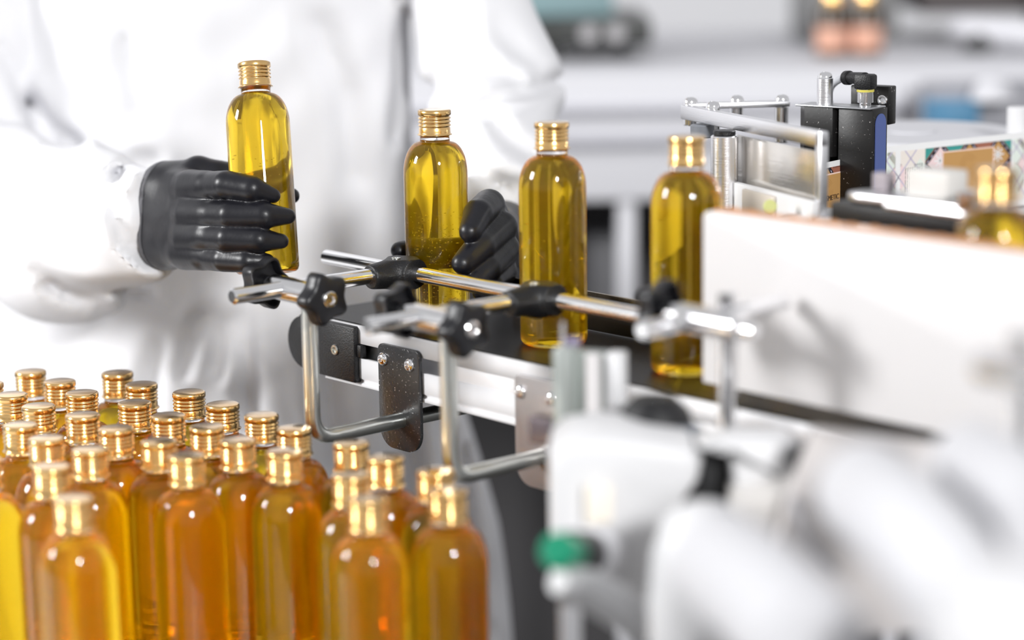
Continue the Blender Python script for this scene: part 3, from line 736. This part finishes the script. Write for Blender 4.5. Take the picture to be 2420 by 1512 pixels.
def trousers_f(P):
    d = 9.
    for s in (-1, 1):
        q = smin(cap_sd(P, (cx+s*.09, cyd, -.04), (cx+s*.10, cyd-.01, -.46), .090, .066), cap_sd(P, (cx+s*.10, cyd-.01, -.46), (cx+s*.10, cyd+.02, -.86), .066, .058), .02); d = np.minimum(d, q)
    return np.maximum(np.maximum(d, P[:, 2]-.0), -(P[:, 2]+.88))
net_obj('trousers', trousers_f, (cx-.22, cyd-.14, -.92), (cx+.22, cyd+.14, .04), .010, trouser_m, person, from_local, 2)
for s in (-1, 1):
    def shoe_f(P, s=s):
        d = smin(cap_sd(P, (cx+s*.10, cyd+.03, -.91), (cx+s*.10, cyd-.13, -.917), .044, .036), cap_sd(P, (cx+s*.10, cyd+.02, -.89), (cx+s*.10, cyd+.02, -.86), .046, .044), .02)
        return np.maximum(d, -(P[:, 2]-FLOOR-.001))
    net_obj('shoe', shoe_f, (cx+s*.10-.07, cyd-.20, -.96), (cx+s*.10+.07, cyd+.10, -.80), .008, shoe_m, person, from_local, 2)

FOLDS = [  # creases drawn as polylines over the cloth: points, width px, depth m
 ([(74, 240), (120, 300), (185, 335)], 20, .007), ([(-20, 440), (50, 385), (110, 362), (165, 352)], 22, .006), ([(212, 490), (245, 435), (295, 395), (345, 372)], 20, .005),
 ([(300, 482), (338, 425), (372, 380)], 20, .004), ([(278, 420), (266, 500), (296, 570), (352, 612)], 20, .008), ([(120, 672), (200, 690), (270, 684), (350, 692)], 18, .007),
 ([(90, 640), (160, 700), (235, 725)], 20, .005), ([(0, 110), (40, 180), (60, 250)], 18, .006), ([(0, 280), (60, 300), (130, 330)], 18, .004),
 ([(968, -10), (955, 110), (944, 230), (935, 330)], 15, .005), ([(1078, 276), (1150, 248), (1250, 218), (1306, 194)], 20, .008), ([(1092, 146), (1150, 166), (1220, 178)], 20, .006),
 ([(1104, 55), (1052, 150), (1026, 215)], 22, .006), ([(1160, 268), (1200, 330), (1256, 364)], 20, .006), ([(1110, 380), (1155, 418), (1206, 448)], 18, .006), ([(1180, 60), (1215, 110), (1270, 160)], 20, .004),
 ([(478, 740), (455, 800), (430, 880)], 18, .008), ([(505, 745), (520, 800), (512, 880)], 18, .008), ([(560, 760), (585, 860), (600, 1000)], 24, .008),
 ([(600, 180), (585, 420), (590, 700), (596, 1000)], 12, .003), ([(300, 100), (330, 260)], 30, .004), ([(750, 60), (820, 240), (830, 420)], 34, .005), ([(380, 820), (330, 1000)], 26, .006),
 ([(760, 800), (800, 1100), (810, 1500)], 30, .010), ([(930, 820), (980, 1150), (1010, 1500)], 30, .010), ([(1060, 980), (1100, 1250), (1130, 1500)], 26, .008)]
def pix(P):
    W_ = from_local(P)-CAM; z = W_@Fv
    return np.stack([1210+FPX*(W_@Rv)/z, 756-FPX*(W_@Uv)/z], 1)
fR = (WRR-ELR)/np.linalg.norm(WRR-ELR); cR = L(372, 505, 1.866)
fL = (WRL-ELL)/np.linalg.norm(WRL-ELL); cL = L(1192, 512, 1.925)
def coat_f(P):
    z = P[:, 2]; zk = np.array([-.62, -.30, -.12, .05, .20, .36, .46, .52]); a = np.interp(z, zk, [.300, .258, .235, .193, .192, .205, .165, .075]); b = np.interp(z, zk, [.20, .17, .145, .128, .13, .125, .105, .07])
    ox = np.interp(z, [-.62, -.30, -.12, .05], [0, 0, -.02, -.006])
    qx, qy = (P[:, 0]-cx-ox)/a, (P[:, 1]-cyd)/b
    r = np.power(np.abs(qx)**2.4+np.abs(qy)**2.4, 1/2.4); d = (r-1)*np.minimum(a, b)*.9
    # cloth drapes: broad vertical waves on the skirt
    d += np.clip((-.02-z)/.4, 0, 1)*.007*np.sin(P[:, 0]*38+1.2*np.sin(z*6)+.6)
    d = np.maximum(d, -(z+.60)); d = np.maximum(d, z-.515)
    s1 = smin(cap_sd(P, SHR, ELR, .066, .074), cap_sd(P, ELR, L(150, 548, 2.01), .076, .076), .02)
    s2 = smin(s1, cap_sd(P, L(150, 548, 2.01), L(400, 506, 1.85), .076, .0385), .02)
    s2 = np.maximum(s2, (P-cR.astype(np.float32))@fR.astype(np.float32))
    t1 = smin(cap_sd(P, SHL, L(1168, 205, 2.12), .066, .056), cap_sd(P, L(1168, 210, 2.12), L(1190, 540, 1.90), .057, .043), .022)
    t1 = np.maximum(t1, (P-cL.astype(np.float32))@fL.astype(np.float32))
    sh = np.clip((z-.18)/.2, 0, 1)
    d = np.where(True, smin(d, s2, .004), d); d = smin(d, t1, .012)
    near = (np.abs(d) < .028) & (P[:, 1] < 2.17)
    Q = P[near].astype(float); px = pix(Q); off = np.zeros(len(Q))
    for pts, w, amp in FOLDS:
        best = np.full(len(Q), 1e9); m = len(pts)-1
        for i in range(m):
            p0, p1 = np.array(pts[i], float), np.array(pts[i+1], float); v = p1-p0
            t = np.clip((px-p0)@v/(v@v), 0, 1); dd = np.linalg.norm(px-p0-t[:, None]*v, axis=1); best = np.minimum(best, dd)
        off += 1.5*amp*(np.exp(-(best/w)**2)-.35*np.exp(-((best-2.0*w)/(1.2*w))**2))
    off += .0018*np.sin(Q[:, 0]*55+3*np.sin(Q[:, 2]*17))*np.sin(Q[:, 2]*47+2*np.sin(Q[:, 0]*21))
    d[near] += off
    return d
coat = net_obj('lab_coat', coat_f, (-.86, 1.80, -.64), (.14, 2.42, .56), .0062, fabric, person, from_local, 3)
glove('glove', [
  ([(452, 440, 1.819), (535, 437, 1.772), (597, 447, 1.762), (645, 462, 1.768)], [.0116, .0112, .0104, .0062]),
  ([(452, 504, 1.814), (545, 508, 1.769), (625, 509, 1.760), (680, 511, 1.769)], [.0116, .0112, .0105, .0064]),
  ([(447, 558, 1.817), (540, 563, 1.770), (612, 567, 1.761), (664, 570, 1.767)], [.0113, .0108, .0100, .0062]),
  ([(437, 602, 1.828), (530, 612, 1.778), (585, 617, 1.766), (632, 616, 1.766)], [.0108, .0100, .0090, .0058])],
  [((392, 440, 1.866), (486, 439, 1.797), .0180, .0072), ((384, 490, 1.864), (488, 505, 1.791), .0185, .0072), ((386, 540, 1.864), (482, 559, 1.793), .0185, .0070), ((396, 583, 1.864), (470, 605, 1.803), .0180, .0066),
   ((345, 480, 1.895), (392, 450, 1.866), .022, .018), ((345, 530, 1.895), (396, 573, 1.866), .022, .018)],
  ([(405, 440, 1.868), (468, 404, 1.850), (560, 418, 1.843), (640, 448, 1.838), (690, 463, 1.828)], [.018, .0118, .0108, .0102, .0064]), 'black nitrile glove on the left hand side of the picture', person, None, None, (cR+fR*.0015, fR))
glove('glove', [
  ([(1176, 535, 1.842), (1156, 484, 1.802), (1130, 506, 1.774), (1111, 547, 1.757)], [.0135, .0125, .0118, .0088]),
  ([(1188, 575, 1.845), (1186, 535, 1.800), (1136, 582, 1.768), (1094, 622, 1.753)], [.0135, .0124, .0120, .0090]),
  ([(1192, 615, 1.842), (1194, 588, 1.802), (1152, 632, 1.772), (1122, 664, 1.758)], [.0130, .0118, .0112, .0085]),
  ([(1188, 655, 1.840), (1190, 638, 1.805), (1160, 668, 1.780), (1138, 690, 1.768)], [.012, .0105, .0100, .0075])],
  [((1182, 540, 1.905), (1176, 535, 1.842), .0195, .0135), ((1188, 570, 1.905), (1188, 575, 1.845), .0200, .0137), ((1192, 600, 1.905), (1192, 615, 1.842), .0195, .0132), ((1190, 625, 1.902), (1188, 655, 1.840), .018, .0122),
   ((1190, 530, 1.935), (1186, 570, 1.905), .026, .024)],
  ([(1160, 590, 1.895), (1110, 590, 1.858), (1035, 590, 1.838), (945, 592, 1.818)], [.018, .0125, .0112, .0075]), 'black nitrile glove on the right hand side of the picture', person, None, None, None)

# ------------------------------------------------------------------ photo cell in front of the conveyor
ph = thing('photo_cell', tuple(V(1390, 1020, 1.465)), 'blurred grey photocell block with white edge plate in front of the conveyor', 'sensor')
a, b = V(1312, 905, 1.47), V(1442, 905, 1.455); a[2] = b[2] = 0
z0, z1 = V(1390, 1012, 1.465)[2], V(1390, 822, 1.465)[2]
frm(obox(a, b, z0, z1, .012, .0015), 'cell_body', acryl, ph)
frm(obox(a+(b-a)*.06, a+(b-a)*.40, z0+.004, z1+.002, .016, .002), 'cell_core', M('grey_cell', (.42, .45, .43), .3, .5), ph)
frm(rod(V(1404, 1000, 1.447), V(1402, 835, 1.445), .0048), 'cell_lens', M('white_gloss', (.60, .58, .58), .15), ph)
a2_, b2__ = V(1440, 905, 1.452), V(1475, 905, 1.448)
frm(obox((a2_[0], a2_[1]), (b2__[0], b2__[1]), z0-.004, z1+.001, .014, .001), 'edge_plate', whiteplastic, ph)
frm(rod(V(1352, 830, 1.47), V(1352, 795, 1.47), .0055), 'cell_peg', M('plum_peg', (.20, .17, .26), .4), ph)
frm(rod(V(1330, 832, 1.465), V(1330, 760, 1.465), .0014), 'cell_pin', chrome, ph)
frm(obox(V(1262, 1025, 1.50), V(1410, 1020, 1.47), V(1300, 1062, 1.48)[2], V(1300, 995, 1.48)[2], .012, .001), 'cell_mount', M('plum_plate', (.10, .08, .09), .4, .4), ph)
frm(rod(V(1345, 1055, 1.43), V(1345, 1055, 1.415), .0055), 'mount_screw', chrome, ph)

# ------------------------------------------------------------------ white drive housing with green button
hs = thing('drive_housing', tuple(loc(L(1450, 1400, 1.33)[0], 1.36, FLOOR)), 'white rounded drive housing with a green push button close to the camera', 'machine')
def in_view(poly, d, th, mat, name, parent, bev=.004):   # solid slab facing the camera, traced outline, real thickness
    P0 = [L(x, y, d) for x, y in poly]; bm = prism([(p[0], p[2]) for p in P0], th, None, bev)
    # local (x, z) -> world, thickness away from the camera
    m4 = Matrix(((R0[0], 0, FH[0], 0), (R0[1], 0, FH[1], 0), (0, 1, 0, 0), (0, 0, 0, 1)))
    c = loc(0, P0[0][1], 0); m4.translation = Vector((c[0], c[1], 0))
    return frm(place(bm, m4), name, mat, parent)
in_view([(1302, 1120), (1312, 1075), (1345, 1045), (1430, 1030), (1640, 1062), (1660, 1090), (1652, 1140), (1618, 1190), (1604, 1240), (1590, 1330), (1560, 1440), (1530, 1480), (1440, 1478), (1306, 1400)], 1.33, .075, whiteplastic, 'housing_shell', hs, .007)
in_view([(1385, 1150), (1445, 1150), (1448, 1240), (1385, 1245)], 1.322, .006, cream_m, 'rating_label', hs, .001)
dk = frm(rod(V(1552, 1050, 1.40), V(1548, 1012, 1.40), .031, cham=.004), 'motor_cap', M('slate_cap', (.10, .12, .15), .4), hs)
frm(place(rev([(0, .021), (.013, .020), (.021, .012), (.0245, 0), (0, 0)], 40), Matrix.Translation(V(1548, 1014, 1.40))), 'cap_dome', blackp, dk)
bt = frm(rod(V(1392, 1308, 1.325), V(1348, 1306, 1.275), .0125, cham=.002), 'button_collar', blackp, hs)
frm(rod(V(1349, 1306, 1.276), V(1316, 1302, 1.245), .0105, cham=.003), 'green_button', green_m, bt)
frm(rod(V(1420, 1310, 1.335), V(1396, 1308, 1.318), .0165, cham=.003), 'button_ring', M('grey_ring', (.55, .55, .57), .4), hs)
lv = [L(1320, 1368, 1.26), L(1380, 1388, 1.27), L(1450, 1425, 1.28), L(1530, 1480, 1.30)]
frm(tube([from_local(np.array([p]))[0] for p in lv], [.0085, .0115, .0120, .0115], 20), 'hand_lever', whiteplastic, hs)
lg = V(1348, 1470, 1.34); frm(box(lg[0], lg[1], (FLOOR+lg[2])/2+.01, .0125, .0125, lg[2]-FLOOR, .001, -YAW), 'steel_leg', alu_b, hs)
in_view([(1650, 1060), (1735, 1072), (1737, 1240), (1612, 1242), (1622, 1190), (1655, 1140)], 1.355, .03, blackp, 'black_panel', hs, .002)
ab = in_view([(1652, 1062), (1700, 1050), (1870, 1046), (1898, 1068), (1900, 1130), (1870, 1160), (1740, 1178), (1734, 1085)], 1.325, .045, whiteplastic, 'arm_box', hs, .005)
frm(rod(V(1890, 1082, 1.33), V(1905, 1088, 1.315), .0085), 'arm_button', blackp, ab)
p = V(1665, 1420, 1.25)
frm(place(rev([(0, .056), (.012, .054), (.022, .046), (.0285, .028), (.031, .0), (.030, -.03), (.02, -.05), (0, -.055)], 40), Matrix.Translation(p)), 'white_dome', whiteplastic, hs)
frm(rod(V(1962, 1116, 1.30), V(1955, 1118, 1.285), .006), 'chrome_bolt', chrome, hs)
in_view([(1740, 1185), (1905, 1150), (2100, 1250), (2050, 1512), (1560, 1512), (1600, 1390), (1730, 1300)], 1.30, .05, M('warm_white_panel', (.60, .58, .56), .5), 'lower_panel', hs, .006)

# broad white guard close to the lens
hoses = [([(2045, 1160, 1.10), (2140, 1240, 1.02), (2240, 1360, .97), (2365, 1570, .92)], .024, 'smooth white hose crossing the lower right corner, middle of the three'),
         ([(2300, 1100, 1.12), (2390, 1160, 1.04), (2490, 1250, .98)], .022, 'white hose at the right edge below the chrome clamp, uppermost of the three'),
         ([(1700, 1330, 1.10), (1810, 1420, 1.02), (1930, 1550, .95)], .026, 'white hose beside the drive housing at the bottom, lowest of the three')]
for pts, r, lab in hoses:
    o = frm(tube(catmull([V(*p) for p in pts], 10), r, 28), 'white_hose', M('white_hose_plastic', (.60, .60, .62), .6)); tag(o, lab, 'hose', 'white hoses in the foreground')
p = V(2410, 1455, .85)
o = frm(place(rev([(0, .02), (.018, .016), (.03, .004), (.033, -.02), (.03, -.05), (0, -.06)], 36), Matrix.Translation(p)), 'white_cover', whiteplastic)
tag(o, 'round white cover in the bottom right corner of the picture', 'cover')
o = in_view([(1930, 1025), (2420, 1090), (2440, 1530), (1800, 1530), (1870, 1190)], 1.27, .02, M('pale_guard', (.54, .51, .50), .5), 'guard_panel', None, .003)
tag(o, 'pale guard panel behind the white hoses at the lower right', 'panel')
tb = thing('air_tube', tuple(V(1900, 1240, 1.27)), 'thin clear plastic tube with small printed numbers curving beside the drive housing', 'tube')
tpts = [V(1872, 1150, 1.30), V(1878, 1185, 1.275), V(1890, 1225, 1.262), V(1910, 1270, 1.25), V(1938, 1310, 1.24), V(1975, 1350, 1.235)]
frm(tube(catmull(tpts, 8), .0021, 16), 'tube_wall', M('clear_grey_tube', (.45, .45, .48), .15, 0, trans=.3), tb)
a, b = Vector(V(1882, 1192, 1.259)), Vector(V(1895, 1226, 1.247)); dd = (b-a).normalized(); nn = Vector(-Fv); yy = nn.cross(dd).normalized()
TM = Matrix((dd, yy, nn)).transposed().to_4x4(); TM.translation = (a+b)/2-yy*.001
text_mesh('46115', .0028, TM, M('tube_print', (.25, .24, .27), .5), 'tube_print', tb)

# ------------------------------------------------------------------ background, far out of focus
bg_w = M('bench_white', (.60, .60, .63), .5); bg_g = M('bench_grey', (.42, .42, .46), .5); bg_d = M('painted_shade', (.045, .043, .045), .6)
def bgpt(px, py, d): return L(px, py, d)
def bgbox(px0, py0, px1, py1, d, th, mat, name, parent=None, bev=.003, zmin=None):
    a, b = L(px0, py1, d), L(px1, py0, d)
    if zmin is not None: a[2] = zmin+.0005
    return lslab(a[0], b[0], a[1], a[1]+th, a[2], b[2], name, mat, bev, parent)
bn = thing('work_bench', tuple(loc(0.35, 3.3, FLOOR)), 'long white machine bench across the background with grey bands and dark space below', 'bench')
zt_ = L(1800, 158, 3.05)[2]; zb_ = L(1800, 478, 3.0)[2]
lslab(-.9, 1.4, 3.0, 3.75, zb_, zt_, 'bench_body', bg_w, .006, bn)
lslab(-.9, 1.4, 2.985, 3.0, L(1500, 268, 3)[2], L(1500, 250, 3)[2], 'grey_band', bg_g, .002, bn)
lslab(-.9, .45, 2.985, 3.0, L(1500, 345, 3)[2], L(1500, 322, 3)[2], 'grey_band', bg_g, .002, bn)
for px in (1485, 2130):
    q = L(px, 600, 3.02); lslab(q[0]-.0115, q[0]+.0115, 3.01, 3.06, FLOOR, zb_, 'leg', bg_w, .002, bn)
lslab(-.9, 1.4, 3.55, 3.6, FLOOR, zb_, 'shade_panel', bg_d, 0, bn)  # dark sheet painting in the shade of the space under the bench
q0 = L(1385, 500, 3.3); q1 = L(1465, 700, 3.3)
o = lslab(q0[0]-.02, q1[0]+.02, 3.3, 3.45, q1[2]-.35, q0[2]-.04, 'storage_box', M('mid_grey_box', (.16, .16, .17), .6), .004); tag(o, 'grey box in the dark space under the background bench', 'box')
# dark machine on the bench
dm = thing('dark_machine', tuple(loc(L(1375, 150, 3.2)[0], 3.25, zt_)), 'dark blurred machine with teal top on the bench behind the sleeve', 'machine')
bgbox(1195, 45, 1540, 112, 3.15, .30, M('charcoal_casing', (.030, .032, .030), .4), 'casing', dm)
bgbox(1180, -60, 1450, 42, 3.22, .2, M('teal_casing', (.22, .33, .35), .5), 'teal_top', dm)
for px in (1308, 1470): bgbox(px-13, 110, px+13, 160, 3.2, .03, blackp, 'foot', dm, zmin=zt_)
for px in (1390, 1455):
    p = V(px, 82, 3.14); frm(rod(p, p-Fv*.012, .012), 'steel_dial', M('dull_dial', (.30, .29, .30), .4), dm)
# two bottles with gold caps and pink labels
for i, (px, lab) in enumerate(((1966, 'dark bottle with gold cap and pink label on the background bench, left of the pair'), (2046, 'dark bottle with gold cap and pink label on the background bench, right of the pair'))):
    p = L(px, 158, 3.2); w = loc(p[0], p[1], zt_)
    t = thing('cosmetic_bottle', w, lab, 'bottle', 'pair of labelled bottles on the background bench')
    frm(place(rev([(0, 0), (.021, 0), (.0225, .002), (.0225, .060), (.019, .070), (.011, .074), (0, .074)], 40), Matrix.Translation(w)), 'bottle_body', M('dark_brown_bottle', (.05, .03, .015), .25), t)
    frm(place(rev([(.0228, .010), (.0228, .042)], 40, close=False), Matrix.Translation(w)), 'label_wrap', M('pink_wrap', (.66, .36, .26), .5), t)
    frm(place(rev([(0, .072), (.0125, .072), (.0125, .094), (.0118, .095), (0, .095)], 40), Matrix.Translation(w)), 'cap', gold, t)
o = bgbox(1905, -40, 2120, 148, 3.42, .2, M('dark_grey_case', (.17, .17, .17), .6), 'grey_case', zmin=zt_); tag(o, 'dark grey case standing behind the two labelled bottles', 'case')  # even dark grey base colour of the case
rm = thing('printing_machine', tuple(loc(L(2330, 120, 3.3)[0], 3.3, zt_)), 'dark machine with a white bar at the top right of the background', 'machine')
bgbox(2180, -90, 2500, 35, 3.4, .3, M('plum_casing', (.075, .065, .065), .5), 'casing', rm)
a, b = L(2255, 62, 3.25), L(2480, 85, 3.15)
frm(tube([loc(*a), loc(*b)], .018, 16), 'white_bar', bg_w, rm)
p = V(2320, 105, 3.2); frm(rod(p, p+Fv*.06, .016), 'black_roller', blackp, rm)
p = loc(L(2470, 60, 3.4)[0], 3.4, zt_); frm(box(p[0], p[1], zt_+.0605, .05, .05, .12, 0, -YAW), 'stand', M('plum_casing'), rm)
bm_ = thing('blue_machine', tuple(loc(L(2300, 290, 2.85)[0], 2.85, FLOOR)), 'grey unit with blue panel and white dome in the right background', 'machine')
bgbox(2205, 236, 2312, 335, 2.85, .08, M('blue_panel', (.06, .20, .34), .5), 'blue_panel', bm_)
bgbox(2195, 196, 2470, 520, 2.90, .09, M('grey_unit', (.30, .30, .33), .55), 'grey_body', bm_)
p = V(2345, 235, 2.85); frm(place(rev([(0, .030), (.014, .026), (.024, .014), (.028, 0), (0, 0)], 32), Matrix.Translation(p)), 'white_dome', bg_w, bm_)
q = L(2300, 520, 2.93); lslab(q[0]-.05, q[0]+.05, 2.91, 2.98, FLOOR, q[2], 'pedestal', M('grey_unit'), .003, bm_)
